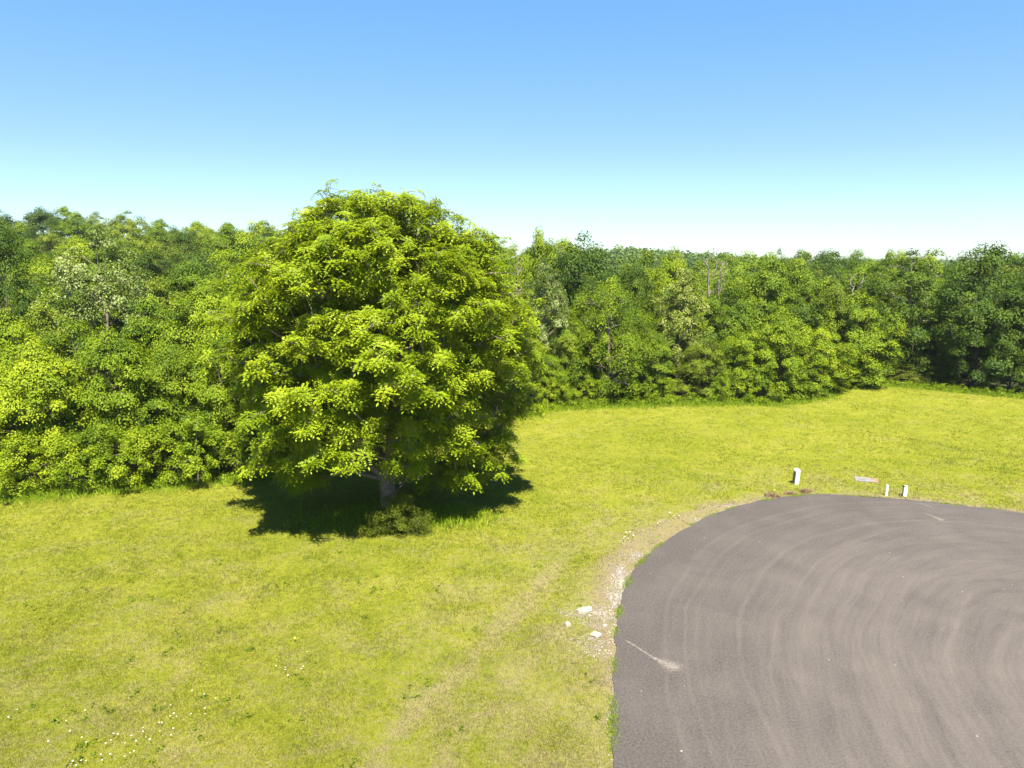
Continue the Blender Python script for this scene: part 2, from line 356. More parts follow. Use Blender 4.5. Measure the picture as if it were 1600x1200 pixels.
def skeleton(trunk, pts, rs, r0=.018, rmax=9, sub=3, sag=.0):
    """trunk: list of (pos, parent); attach every point of pts to the nearest suitable node"""
    pos = [np.array(p, float) for p, _ in trunk]; par = [q for _, q in trunk]
    c0 = pos[0]; order = np.argsort(np.hypot(pts[:, 0] - c0[0], pts[:, 1] - c0[1]) + .25 * pts[:, 2])
    A = np.zeros((len(pos) + len(pts) * sub, 3)); A[:len(pos)] = pos; n = len(pos); tips = []
    for i in order:
        p = pts[i]; d = A[:n] - p; L = np.sqrt((d ** 2).sum(1))
        hz = np.hypot(A[:n, 0], A[:n, 1]); cost = L + .35 * hz + np.where(A[:n, 2] > p[2] - .15 * L, 1.2 + (A[:n, 2] - p[2]) * .8, 0)
        q = int(np.argmin(cost)); prev = q; a = A[q].copy()
        for s in range(1, sub + 1):
            t = s / sub; x = a + (p - a) * t + rs.randn(3) * .05 * L[q] * (t < 1); x[2] += .13 * L[q] * math.sin(math.pi * t) * (1 - sag)
            A[n] = x; par.append(prev); prev = n; n += 1
        tips.append(prev)
    cnt = np.zeros(n)
    for t in tips: cnt[t] = 1
    par = np.array(par)
    for i in range(n - 1, 0, -1):
        if par[i] >= 0: cnt[par[i]] += cnt[i]
    rad = r0 * np.maximum(cnt, .6) ** .47
    segs = [(A[par[i]], A[i], min(rad[par[i]], rad[i] * 1.45), rad[i]) for i in range(1, n) if par[i] >= 0]
    return segs
def unit(v): return v / (np.linalg.norm(v, axis=-1, keepdims=True) + 1e-9)
def leaf_quads(P, Nn, A, L, W):
    A = unit(A - Nn * (A * Nn).sum(1, keepdims=True)); B = np.cross(Nn, A)
    L = L[:, None] * .5; W = W[:, None] * .5
    V = np.stack([P - A * L, P + B * W - A * L * .1, P + A * L, P - B * W - A * L * .1], 1).reshape(-1, 3)
    return V, np.arange(len(P) * 4).reshape(-1, 4)

def clumps(rs, n, H, z0, R, prof, fill=.25, lob=.16, ry=1.0, gap=0.0):
    k1, k2 = rs.randint(2, 5), rs.randint(4, 8); p1, p2, p3 = rs.rand(3) * 6.28
    out = []; i = 0
    tz = np.linspace(0.0, 1, 60); wgt = np.array([prof(t) for t in tz]) + .12; cdf = np.cumsum(wgt) / wgt.sum()
    while len(out) < n:
        i += 1
        t = np.interp(rs.rand(), cdf, tz); th = i * 2.39996 + rs.randn() * .25
        rr = prof(t) * R * (1 + lob * math.sin(k1 * th + p1 + 3 * t) + lob * .7 * math.sin(k2 * th + p2 - 5 * t))
        f = (.82 + .22 * rs.rand()) if rs.rand() > fill else math.sqrt(rs.rand()) * .8
        z = z0 + (H - z0) * t + rs.randn() * .15
        p = (rr * f * math.cos(th), rr * f * math.sin(th) * ry, z)
        if gap and mn.noise(Vector((p[0] * .42 + p3, p[1] * .42, p[2] * .5))) < -gap: continue
        out.append(p)
    return np.array(out)
def clump_leaves(rs, cl, rc, per, ls, asp=.62, flat=.5, droop=.25, up=.75, rnd=.42, light_top=0.0):
    per = int(per * 1.6); ls = ls * .80; n = len(cl); c = np.repeat(cl, per, 0); N = len(c)
    rcs = np.repeat(rc * (.65 + .7 * rs.rand(n)), per)[:, None]
    u = cl.copy(); u[:, 2] = 0; u = unit(u + rs.randn(n, 3) * [.2, .2, 0]); u = np.repeat(u, per, 0); v = np.stack([-u[:, 1], u[:, 0], 0 * u[:, 0]], 1)
    q = unit(rs.randn(N, 3)) * (rs.rand(N, 1) ** .45); q[:, 2] = np.abs(q[:, 2]) - .25
    P = c + (u * q[:, :1] * 1.25 + v * q[:, 1:2] * 1.0) * rcs
    P[:, 2] += (q[:, 2] * flat * 1.9 - droop * (np.maximum(q[:, 0], 0) ** 2 + .5 * q[:, 1] ** 2)) * rcs[:, 0]
    Nn = unit(u * q[:, :1] * .9 + v * q[:, 1:2] * .9 + u * .3 + np.array([0, 0, up]) + np.array([0, 0, .9]) * q[:, 2:3] + rs.randn(N, 3) * rnd)
    A = u * .8 + rs.randn(N, 3) * .6 + np.array([0, 0, -.4])
    L = ls * (.7 + .6 * rs.rand(N)); V, F = leaf_quads(P, Nn, A, L, L * asp)
    var = np.clip(np.repeat(.5 + .19 * rs.randn(n), per) + .07 * rs.randn(N) + light_top * (rs.rand(N) > .6), 0, 1)
    return V, F, var

PROTO = {}
def proto(key, nm, mat, seed, H, R, z0, prof, ncl, rc, per, ls, bark='bark_dark', fill=.25, gap=0.0, lob=.16, trunk_top=.7, r0=.02, twigs=0, **kw):
    rs = np.random.RandomState(seed); mn.seed_set(seed)
    cl = clumps(rs, ncl, H, z0, R, prof, fill, lob, gap=gap)
    V, F, var = clump_leaves(rs, cl, rc, per, ls, **kw)
    root = empty(nm, (0, 0, -500))
    build('crown', V, F, M[mat], root, var)
    nT = 9; tr = []
    for i in range(nT):
        t = i / (nT - 1); tr.append(((.25 * math.sin(t * 4 + seed) * t, .25 * math.cos(t * 3 + seed) * t, H * trunk_top * t - .3), i - 1))
    sk = skeleton(tr, cl[rs.rand(len(cl)) < .8] * [.9, .9, .97], rs, r0)
    V, F = tubes(sk, 5); build('trunk', V, F, M[bark], root, smooth=True)
    PROTO[key] = dict(root=root, H=H, R=R, used=False, nm=nm); return root
dome = lambda t: max(0.0, min(1, (t / .16 + .35)) * (1 - max(0, (t - .32) / .68) ** 2.1) ** .62) if t < 1 else 0.05
skirt = lambda t: max(.05, (.86 + .14 * math.sin(t * 3)) * (1 - max(0, (t - .42) / .58) ** 2.2) ** .6)
tall = lambda t: max(.05, min(1, .55 + t * 1.6) * (1 - max(0, (t - .45) / .55) ** 2.0) ** .7)
cone = lambda t: max(.04, (1 - t) ** .75 * min(1, .6 + 3 * t))
# front trees (foliage to the ground)
proto('mapA', 'maple_tree', 'maple', 11, 10, 4.0, .6, skirt, 165, .86, 165, .23, lob=.2, gap=.22, droop=.35)
proto('mapB', 'maple_tree', 'maple', 12, 10, 4.3, .6, skirt, 160, .94, 170, .24, lob=.22, gap=.2, droop=.3)
proto('grnA', 'broadleaf_tree', 'green', 13, 12, 4.0, .8, skirt, 175, .90, 145, .24, lob=.18, gap=.2)
proto('grnB', 'broadleaf_tree', 'green', 14, 13, 4.2, 2.0, dome, 165, .92, 120, .28, lob=.2, gap=.2)
proto('drkA', 'broadleaf_tree', 'dark', 15, 12, 4.4, 1.0, skirt, 165, .95, 140, .25, lob=.22, gap=.16, fill=.3)
proto('drkB', 'broadleaf_tree', 'dark', 16, 13, 4.0, 3.0, dome, 150, .95, 110, .28, lob=.2, gap=.2)
proto('rag', 'ragged_tree', 'dark', 17, 13, 4.0, 1.5, tall, 150, .80, 105, .24, bark='bark', lob=.3, gap=.08, trunk_top=.85, r0=.024)  # dark leaves: the right wood's shade is put into the leaf colour
proto('oliv', 'broadleaf_tree', 'olive', 18, 12, 4.2, 1.2, dome, 165, .9, 115, .26, lob=.18, gap=.25)
proto('silv', 'poplar_tree', 'silver', 19, 13, 4.0, 1.5, tall, 220, .70, 115, .21, bark='bark', lob=.15, gap=.25, rnd=.8, light_top=.2)
proto('crm', 'flowering_tree', 'cream', 20, 13, 3.2, 3.0, tall, 180, .75, 110, .22, lob=.2, gap=.2, rnd=.8, light_top=.42)
proto('loc', 'drooping_tree', 'maple', 21, 11, 4.2, .8, dome, 230, .72, 135, .18, lob=.22, gap=.2, droop=1.5, flat=.6, asp=.5, bark='bark')
proto('ced', 'cedar_tree', 'cedar', 22, 6, 2.3, .3, cone, 140, .55, 110, .16, asp=.35, flat=.25, droop=.2, lob=.2, up=.4)
proto('shr', 'shrub', 'maple', 23, 4, 2.3, .2, skirt, 170, .40, 70, .17, lob=.4, gap=.12, droop=.15, flat=.9, rnd=.7)

counts = {}
PLACED = []
def place(key, px, D, top=None, width=None, label=None, cat='tree', group=None, rot=None, height=None, dz=0, rs=np.random.RandomState(99)):
    """stand a tree at forward distance D so that it is about as tall and wide as in the photograph"""
    p = PROTO[key]; x, y, zt = at_dist(px, top if top else 450, D)
    x = (px - 800) / FPX * (D * math.cos(TILT) + (CAMH - 6) * math.sin(TILT))
    g0 = float(Hgt(x, y)); h = height if height else zt - g0
    w_ = (width / FPX * D) / 2 if width else p['R'] * h / p['H'] * rs.uniform(.95, 1.2)
    if not p['used']: o = p['root']; p['used'] = True
    else: o = copy_tree(p['root'])
    o.location = (x, y, g0 + dz - .05); o.rotation_euler = (rs.uniform(-.03, .03), rs.uniform(-.03, .03), rs.uniform(0, 6.28) if rot is None else rot)
    # clump overhang adds to the envelope of the prototype
    o.scale = (w_ / (p['R'] * 1.1), w_ / (p['R'] * 1.1), h / (p['H'] - .25))
    tag(o, label, cat, group); PLACED.append((x, y, w_)); return o

# ---- individual trees that can be told apart in the photograph
FG = 'trees along the front edge of the wood'
front = [
 # left wood, front row
 ('mapA', -60, 38, 560, 190, 'yellow green edge tree cut off by the photo\'s left border, foliage down to the field'),
 ('mapA', 62, 38.5, 548, 165, 'bright layered maple at the far left end of the field edge, branches touching the grass'),
 ('mapB', 175, 40.5, 528, 165, 'broad bright maple on the left field edge below the silvery poplar'),
 ('grnA', 262, 42.0, 540, 110, 'narrow darker green tree with pale stems showing, on the left field edge'),
 ('mapB', 342, 42.5, 520, 130, 'bright maple on the field edge just left of the walnut\'s lower branches'),
 ('mapA', 430, 45, 500, 150, 'edge tree half hidden behind the left side of the big walnut'),
 ('grnA', 120, 44.5, 505, 130, 'mid green tree in the second row, between the two leftmost edge maples'),
 ('mapB', 10, 44, 500, 150, 'yellow green tree in the second row by the photo\'s left border'),
 ('mapA', 320, 49, 452, 150, 'yellow topped maple behind the edge trees, just left of the walnut'),
 ('grnB', 245, 49, 470, 120, 'mid green rounded tree right below the silvery poplar\'s right side'),
 ('silv', 168, 52, 368, 160, 'tall silvery poplar with whitish leaves standing above the left wood'),
 ('drkA', 18, 52, 362, 120, 'tall dark tree with deep shadowed hollows at the photo\'s left border'),
 ('oliv', 85, 50, 465, 120, 'olive green tree between the dark left tree and the silvery poplar'),
 ('grnB', 400, 54, 430, 140, 'green tree seen just over the walnut\'s left shoulder'),
 # behind the walnut
 ('grnA', 520, 52, 470, 160, 'green tree behind the walnut, left of its trunk'),
 ('drkA', 620, 56, 460, 160, 'dark tree behind the middle of the walnut'),
 ('grnA', 720, 60, 440, 150, 'green tree behind the walnut, right of its trunk'),
 # right wood, front row
 ('grnA', 800, 60, 470, 100, 'green edge tree half hidden by the walnut\'s right side'),
 ('mapB', 842, 60.5, 545, 90, 'low bright tree at the field edge touching the walnut\'s right outline'),
 ('silv', 848, 63, 408, 85, 'slim silvery green tree beside the walnut\'s right shoulder'),
 ('grnA', 892, 61.5, 500, 70, 'mid green small tree left of the drooping locust, at the field edge'),
 ('loc', 950, 62, 440, 155, 'wide yellow green tree with drooping branch curtains on the right field edge'),
 ('drkB', 900, 69, 369, 120, 'tall rounded dark green tree, highest crown right of the walnut'),
 ('mapB', 835, 72, 373, 90, 'bright green tree top touching the skyline just right of the walnut'),
 ('grnA', 1018, 61, 520, 80, 'dense mid green edge tree right of the drooping tree'),
 ('crm', 1060, 64, 427, 82, 'tree covered in creamy white blossom in the middle of the right wood'),
 ('oliv', 1105, 61, 530, 80, 'olive brown green edge tree below the blossoming tree'),
 ('drkB', 990, 74, 404, 70, 'small dark round crown behind the drooping tree'),
 ('mapB', 1045, 76, 402, 95, 'bright yellow green dome behind the creamy blossoming tree'),
 ('grnB', 1140, 66, 448, 90, 'deep green rounded tree right of the creamy blossoming tree'),
 ('grnB', 1192, 70, 402, 100, 'tall mid green tree just right of the dead bare snag'),
 ('mapA', 1165, 61, 520, 90, 'bright edge tree in the middle of the right field edge'),
 ('mapB', 1222, 61.5, 492, 105, 'large bright edge tree with foliage to the grass, right of centre of the right wood'),
 ('grnB', 1250, 72, 412, 95, 'dark mid green tree above the bright edge trees'),
 ('mapA', 1285, 63.5, 515, 95, 'bright bushy tree at the corner where the field turns back'),
 ('oliv', 1305, 70, 440, 90, 'tree with thin yellowish foliage behind the corner of the field'),
 ('mapA', 1322, 67, 560, 60, 'low leafy tree at the very corner of the field edge'),
 ('drkA', 1365, 71, 478, 70, 'shaded tree with big pale green leaves at the back corner of the field'),
 ('rag', 1420, 73, 386, 140, 'tall ragged tree with grey limbs showing, left of the big dark maple'),
 ('drkA', 1530, 69, 393, 155, 'biggest dark shaded maple on the right, over the dark strip of shadow'),
 ('drkA', 1470, 70.5, 500, 90, 'shaded low tree between the olive cedar and the big dark maple'),
 ('drkB', 1618, 67, 425, 130, 'dark tree cut by the photo\'s right border'),
 ('drkA', 1590, 65.5, 480, 90, 'lower dark tree in front of the right border tree, above the shaded grass'),
 ('grnB', 1010, 88, 398, 70, 'tall green crown breaking the skyline above the drooping tree'),
 ('drkB', 1210, 110, 392, 40, 'small dark round crown poking above the skyline right of the dead snag'),
 ('oliv', 1262, 98, 401, 60, 'pale olive rounded crown on the skyline over the corner of the field'),
 ('grnA', 1330, 92, 396, 70, 'green crown on the skyline left of the tall ragged tree'),
 ('grnB', 1375, 86, 398, 60, 'smaller green crown on the skyline touching the tall ragged tree'),
 ('drkA', 1700, 63, 410, 150, 'dark tree just outside the right border'),
 ('ced', 1420, 69, 566, 60, 'olive brown cedar at the foot of the ragged tree'),
]
for i, f in enumerate(front):
    key, px, D, top, wd, lab = f
    place(key, px, D, top, wd, lab, 'tree')

# ---- ranks of trees behind, numbered from the left in words
ORD = ['first', 'second', 'third', 'fourth', 'fifth', 'sixth', 'seventh', 'eighth', 'ninth', 'tenth', 'eleventh', 'twelfth', 'thirteenth', 'fourteenth',
       'fifteenth', 'sixteenth', 'seventeenth', 'eighteenth', 'nineteenth', 'twentieth']
LOOK = {'grnB': 'rounded mid green tree', 'drkB': 'rounded dark green tree', 'oliv': 'olive green tree', 'mapA': 'bright yellow green tree', 'grnA': 'dense mid green tree',
        'drkA': 'dense dark green tree', 'silv': 'silvery green tree', 'rag': 'open ragged tree', 'mapB': 'broad bright green tree'}
rs = np.random.RandomState(4)
SKYL = ([-60, 0, 60, 110, 150, 190, 230, 300, 350, 420, 600, 780, 880, 930], [330, 332, 328, 320, 326, 332, 338, 346, 352, 346, 362, 376, 372, 392])
leftrows = [(60, 455, 100, -70, 800), (71, 420, 88, -80, 790), (84, 396, 78, -70, 800), (100, 376, 70, -80, 810), (120, 359, 62, -75, 830), (148, 0, 58, -80, 870), (185, 0, 50, -75, 900)]
rownames = ['third', 'fourth', 'fifth', 'sixth', 'seventh', 'eighth', 'skyline']
for ri, (D, ty, step, x0, x1) in enumerate(leftrows):
    px = x0 + rs.uniform(0, step * .6); k = 0
    while px < x1:
        if ty: top = ty + rs.uniform(-9, 12) + max(0, px - 300) * .03
        else: top = np.interp(px, *SKYL) + rs.uniform(-3, 7) + (6 if D < 160 else 0)
        key = rs.choice(['grnB', 'grnB', 'drkB', 'oliv', 'oliv', 'grnA', 'mapB', 'mapA', 'drkA', 'silv'], p=[.2, .1, .12, .12, .1, .1, .09, .07, .06, .04])
        place(key, px, D + rs.uniform(-.07, .07) * D, top, None,
              '%s in the %s rank of the left wood, %s from the left' % (LOOK[key], rownames[ri], ORD[k]), 'tree', 'trees filling the left wood', rs=rs)
        px += step * rs.uniform(.8, 1.2); k += 1
rightrows = [(69, 455, 95, 860, 1340), (80, 424, 85, 800, 1700), (93, 413, 76, 850, 1720), (110, 408, 68, 880, 1740), (132, 406, 60, 890, 1740), (165, 405, 52, 900, 1760)]
rownames = ['second', 'third', 'fourth', 'fifth', 'sixth', 'skyline']
for ri, (D, ty, step, x0, x1) in enumerate(rightrows):
    px = x0 + rs.uniform(0, step * .6); k = 0
    while px < x1:
        if not (D > 75 and 1095 < px < 1135 and D < 85):
            top = ty + rs.uniform(-12, 12) + 13 * math.exp(-((px - 1030) / 110) ** 2)
            key = rs.choice(['grnB', 'drkB', 'oliv', 'grnA', 'mapB', 'drkA', 'rag'], p=[.3, .18, .12, .12, .08, .12, .08])
            place(key, px, D + rs.uniform(-.05, .05) * D, top, None,
                  '%s in the %s rank of the right wood, %s from the left' % (LOOK[key], rownames[ri], ORD[k]), 'tree', 'trees filling the right wood', rs=rs)
            k += 1
        px += step * rs.uniform(.8, 1.2)

# ---- dead snags
def snag(px, D, top, spread, seed, label):
    rs = np.random.RandomState(seed); x, y, zt = at_dist(px, top, D); x = float(x); g0 = float(Hgt(x, y)); h = zt - g0
    pts = []
    for i in range(60):
        t = rs.uniform(.55, 1); th = rs.rand() * 6.28; rr = spread * rs.uniform(.3, 1) * (1.2 - t * .5); pts.append((rr * math.cos(th), rr * math.sin(th), h * t))
    tr = [((.3 * math.sin(i * .7), .2 * math.cos(i), h * .85 * i / 7 - .3), i - 1) for i in range(8)]
    sk = skeleton(tr, np.array(pts), rs, .017); root = empty('dead_tree', (x, y, g0))
    V, F = tubes(sk, 6); build('trunk', V, F, M['bark_pale'], root, smooth=True)
    tag(root, label, 'dead tree'); return root
snag(1114, 77, 386, 1.9, 31, 'dead bare grey tree rising over the middle of the right wood')
snag(1130, 75, 408, .9, 34, 'short pale broken snag right beside the bare dead tree')
snag(812, 64, 398, .8, 36, 'thin bare dead tree beside the walnut\'s right shoulder')
snag(1340, 76, 425, 1.5, 33, 'thin leaning bare tree in the gap left of the tall ragged tree')

# ---------------------------------------------------------------- the big walnut
def walnut():
    rs = np.random.RandomState(77); mn.seed_set(7)
    bx, by = G(608, 797); root = empty('walnut_tree', (bx, by, 0))
    zs = [1.4, 2.5, 4.6, 7.4, 10, 12.0, 13.2, 14.0, 14.6]; ws = [4.7, 5.9, 6.9, 7.3, 6.8, 5.8, 4.7, 3.4, 1.8]
    cl = []; i = 0
    while len(cl) < 980:
        i += 1
        z = rs.uniform(1.4, 14.5) if rs.rand() > .14 else rs.uniform(12, 14.6)
        th = rs.rand() * 6.283; Rw = np.interp(z, zs, ws)
        if rs.rand() > (Rw / 7.5) ** .8: continue
        lobe = 1.0 + .30 * mn.noise(Vector((math.cos(th) * 1.9, math.sin(th) * 1.9, z * .34 + 4))) + .10 * mn.noise(Vector((math.cos(th) * 5, math.sin(th) * 5, z * .9)))
        f = rs.uniform(.80, 1.0) if rs.rand() > .26 else math.sqrt(rs.uniform(.03, 1)) * .8
        x = Rw * f * lobe * math.cos(th) - .35; y = Rw * .72 * f * lobe * math.sin(th)
        if x < -1: x *= 1 - .12 * max(0, -math.cos(th)) * min(1, max(0, .5 - math.sin(th)))
        front = max(0, -math.sin(th)) * f
        if z < 1.4 + 2.1 * front * (1 - .35 * abs(math.cos(th))): continue
        if z < 3.7 and -2.7 < x < .5 and y < .3: continue
        if z < 4 and f < .5: continue
        if mn.noise(Vector((x * .46 + 9, y * .46, z * .62))) < (-.16 if z < 10.5 else -.30): continue
        c = np.array((x, y, z))
        if cl and np.min(((np.array(cl) - c) ** 2).sum(1)) < .36: continue
        cl.append(c)
        if i > 60000: break
    nmain = len(cl)
    for k in range(46):        # single sprigs that break the outline of the upper crown
        z = rs.uniform(7, 14.3); th = rs.rand() * 6.283; Rw = np.interp(z, zs, ws) * rs.uniform(1.02, 1.1)
        cl.append(np.array((Rw * math.cos(th) - .35, Rw * .72 * math.sin(th), z + rs.uniform(.1, .6))))
    for k in range(16): cl.append(np.array((rs.uniform(-2.1, 2.3), rs.uniform(-2, 1.5), rs.uniform(14.2, 15.0))))
    cl = np.array(cl)
    # leaf template: pinnate leaf, curved rachis along +X, leaflets as kites
    def leafT(n=5):
        P = []; N_ = []; A = []; L = []
        for k in range(n):
            t = (k + 1) / (n + .6)
            for s in (-1, 1):
                P.append((t * .40, s * .05, -.16 * t * t)); A.append((.45, s * 1, -.25)); N_.append((rs.randn() * .2, -s * .12 + rs.randn() * .2, 1)); L.append(.165 * (1 - .35 * abs(t - .5)))
        P.append((.44, 0, -.19)); A.append((1, 0, -.5)); N_.append((.3, 0, 1)); L.append(.18)
        P, A, N_, L = map(np.array, (P, A, N_, L)); N_ = unit(N_.astype(float)); A = A.astype(float)
        V, F = leaf_quads(P + unit(A) * L[:, None] * .35, N_, A, L, L * .44); return V.reshape(-1, 4, 3)
    def shootT():
        out = []; nl = 8
        for k in range(nl):
            th = k * 2.4 + rs.randn() * .2; el = rs.uniform(-.5, .5); Vt = leafT() * rs.uniform(.8, 1.15)
            ce, se = math.cos(el), math.sin(el); Ry = np.array([[ce, 0, -se], [0, 1, 0], [se, 0, ce]]); ct, st = math.cos(th), math.sin(th)
            Rz = np.array([[ct, -st, 0], [st, ct, 0], [0, 0, 1]]); out.append(Vt @ (Rz @ Ry).T)
        return np.concatenate(out)
    T = [shootT() for _ in range(10)]; nq = T[0].shape[0]
    per = 7; Vs = []; vr = []; twig = []
    for ci, c in enumerate(cl):
        per = 7 if ci < nmain else 3
        u = np.array([c[0] + .35, c[1], 0]); u /= np.linalg.norm(u) + 1e-6; v = np.array([-u[1], u[0], 0]); cv = .5 + .15 * rs.randn()
        low = 1 if c[2] < 6 else .4
        rcl = rs.uniform(.36, .58)
        for k in range(per):
            a, b = rs.randn(2) * .5; a = max(-1.2, min(1.3, a)); dzz = rs.uniform(-.2, .35) - .30 * max(0, a) ** 2 * low - .25 * b * b
            p = c + (u * a * 1.15 + v * b) * rcl + np.array([0, 0, dzz])
            tilt = np.array([u[0] * .35 + rs.randn() * .25, u[1] * .35 + rs.randn() * .25, 1]); tilt /= np.linalg.norm(tilt)
            q = Vector((0, 0, 1)).rotation_difference(Vector(tilt)).to_matrix(); th = rs.rand() * 6.28; ct, st = math.cos(th), math.sin(th)
            Rm = np.array(q) @ np.array([[ct, -st, 0], [st, ct, 0], [0, 0, 1]]); s = rs.uniform(.75, 1.1)
            Vs.append(T[rs.randint(10)] @ Rm.T * s + p); vr.append(np.clip(cv + .1 * rs.randn() + .09 * rs.randn(nq), 0, 1)); twig.append((c, p))
    V = np.concatenate(Vs).reshape(-1, 3); build('crown', V, np.arange(len(V)).reshape(-1, 4), M['walnut'], root, np.concatenate(vr))
    # limbs
    tr = [((0, 0, -.3), -1), ((0, 0, .7), 0), ((-.05, 0, 1.5), 1), ((.12, .1, 2.6), 2), ((.3, .2, 4.0), 3), ((.5, .3, 5.6), 4), ((.55, .35, 7.4), 5), ((.4, .4, 9.2), 6), ((.2, .3, 11), 7), ((0, .2, 12.8), 8),
          ((-.75, -.15, 2.2), 2), ((-1.45, -.35, 2.95), 10), ((-2.3, -.6, 3.45), 11), ((-3.4, -.9, 3.9), 12), ((-4.6, -1.1, 4.6), 13),
          ((-.35, .2, 5.3), 4), ((-1.1, .3, 7), 15), ((-2.0, .2, 9.0), 16), ((-2.6, .1, 11), 17),
          ((1.3, 0, 5.2), 4), ((2.3, -.3, 6.5), 19), ((3.4, -.4, 8.2), 20), ((1.0, -.3, 3.2), 3), ((2.2, -.8, 3.9), 22), ((3.6, -1.2, 4.4), 23), ((5.0, -1.3, 4.9), 24),
          ((1.3, -.4, 9.0), 6), ((2.0, -.6, 11), 26), ((-.6, -1.5, 6.5), 5), ((-.9, -2.8, 8), 28)]
    sk = skeleton(tr, cl, rs, .0145, sub=3); tw = [(a, a + (b - a) * .95, .012, .006) for a, b in twig]
    V1, F1 = tubes(sk, 7); V2, F2 = tubes(tw, 3)
    build('trunk', V1, F1, M['bark'], root, smooth=True); build('twigs', V2, F2, M['bark_pale'], root)
    # bleached dead twigs on the low left limb
    dl = []
    for (a, n) in (((-2.3, -.6, 3.45), 7), ((-1.9, -.5, 3.2), 6), ((-1.6, -1.2, 5.2), 6), ((1.2, -2.2, 4.6), 4), ((-3.2, -2.4, 8.2), 3), ((2.2, -2.9, 9.2), 3)):
        a = np.array(a); dl = []
        for k in range(n):
            p = a; d = np.array([rs.randn() * .7, -.5 + rs.randn() * .4, rs.randn() * .7]); d /= np.linalg.norm(d); r = .035
            for s in range(5):
                q = p + d * .34; dl.append((p, q, r, r * .75)); r *= .75; p = q; d = d + rs.randn(3) * .3; d[2] -= .12; d /= np.linalg.norm(d)
        V, F = tubes(dl, 5); build('dead_branch', V, F, M['bark_pale'], root, smooth=True)
    tag(root, 'big solitary walnut tree with bright yellow green leaves and forked grey trunk in the field', 'tree')
walnut()

# ---------------------------------------------------------------- bush at its foot
def bush():
    rs = np.random.RandomState(9); x, y = G(626, 832); root = empty('juniper_bush', (x, y, 0))
    cl = []
    while len(cl) < 130:
        p = rs.uniform(-1, 1, 3)
        if p[0] ** 2 + p[1] ** 2 + p[2] ** 2 > 1: continue
        cl.append((p[0] * 1.45, p[1] * 1.0, abs(p[2]) * 1.75 * (1 - .25 * abs(p[0])) + .1))
    cl = np.array(cl); V, F, var = clump_leaves(rs, cl, .30, 150, .085, asp=.35, flat=.6, droop=-.2, up=.3, rnd=.7)
    build('foliage', V, F, M['cedar'], root, var)
    sk = skeleton([((0, 0, -.1), -1), ((0, 0, .3), 0), ((.1, 0, .7), 1)], cl, rs, .008, sub=2); V, F = tubes(sk, 4); build('stem', V, F, M['bark_dark'], root)
    tag(root, 'dark juniper bush hiding the foot of the big walnut trunk', 'bush')
bush()

# ---------------------------------------------------------------- shrubs along the wood edge
for (px, py, wd, hh, lab) in [
    (205, 762, 95, 2.6, 'low bright shrub at the field edge below the silvery poplar'),
    (312, 750, 90, 2.5, 'low shrub beside the pale thin sapling at the left field edge'),
    (395, 744, 90, 2.8, 'shrub at the field edge left of the walnut\'s lowest branches'),
    (95, 770, 95, 2.4, 'low shrub near the left end of the field edge'),
    (150, 766, 90, 2.8, 'leafy shrub between the two left shrubs at the field edge'),
    (255, 757, 95, 2.9, 'tallest leafy shrub at the left field edge, just left of the thin sapling'),
    (30, 772, 100, 2.6, 'leafy shrub at the far left end of the field edge'),
    (868, 634, 45, 2.0, 'low shrub at the field edge beside the walnut\'s right outline'),
    (925, 628, 45, 1.8, 'low shrub under the left side of the drooping tree'),
    (985, 628, 42, 1.9, 'low shrub under the right side of the drooping tree'),
    (1045, 630, 45, 1.7, 'low shrub under the creamy blossoming tree'),
    (1130, 631, 42, 2.0, 'low shrub in the middle of the right field edge'),
    (1195, 631, 42, 1.8, 'low shrub under the large bright edge tree'),
    (1255, 624, 40, 1.9, 'low shrub left of the field corner'),
    (1300, 612, 36, 1.6, 'low shrub on the slanting edge at the field corner')]:
    x, y = G(px, py); place('shr', px, y + .9, None, wd * 1.25, lab, 'shrub', 'low shrubs at the field edge', height=hh)

# thin pale sapling at the left edge
rs = np.random.RandomState(3); x, y = G(308, 757); root = empty('sapling', (x, y + .2, 0))
sk = [((0, 0, -.1), (.03, 0, .9), .05, .045), ((.03, 0, .9), (-.02, .05, 2.0), .045, .035), ((-.02, .05, 2.0), (.05, .3, 3.4), .035, .025)]
V, F = tubes([tuple(map(np.array, s[:2])) + s[2:] for s in sk], 6); build('trunk', V, F, M['bark_pale'], root, smooth=True)
cl = np.array([(rs.randn() * .35, .2 + rs.randn() * .3, 1.5 + rs.rand() * 2.4) for _ in range(30)]); V, F, var = clump_leaves(rs, cl, .3, 40, .16); build('crown', V, F, M['maple'], root, var)
tag(root, 'thin pale sapling trunk at the left field edge', 'sapling')

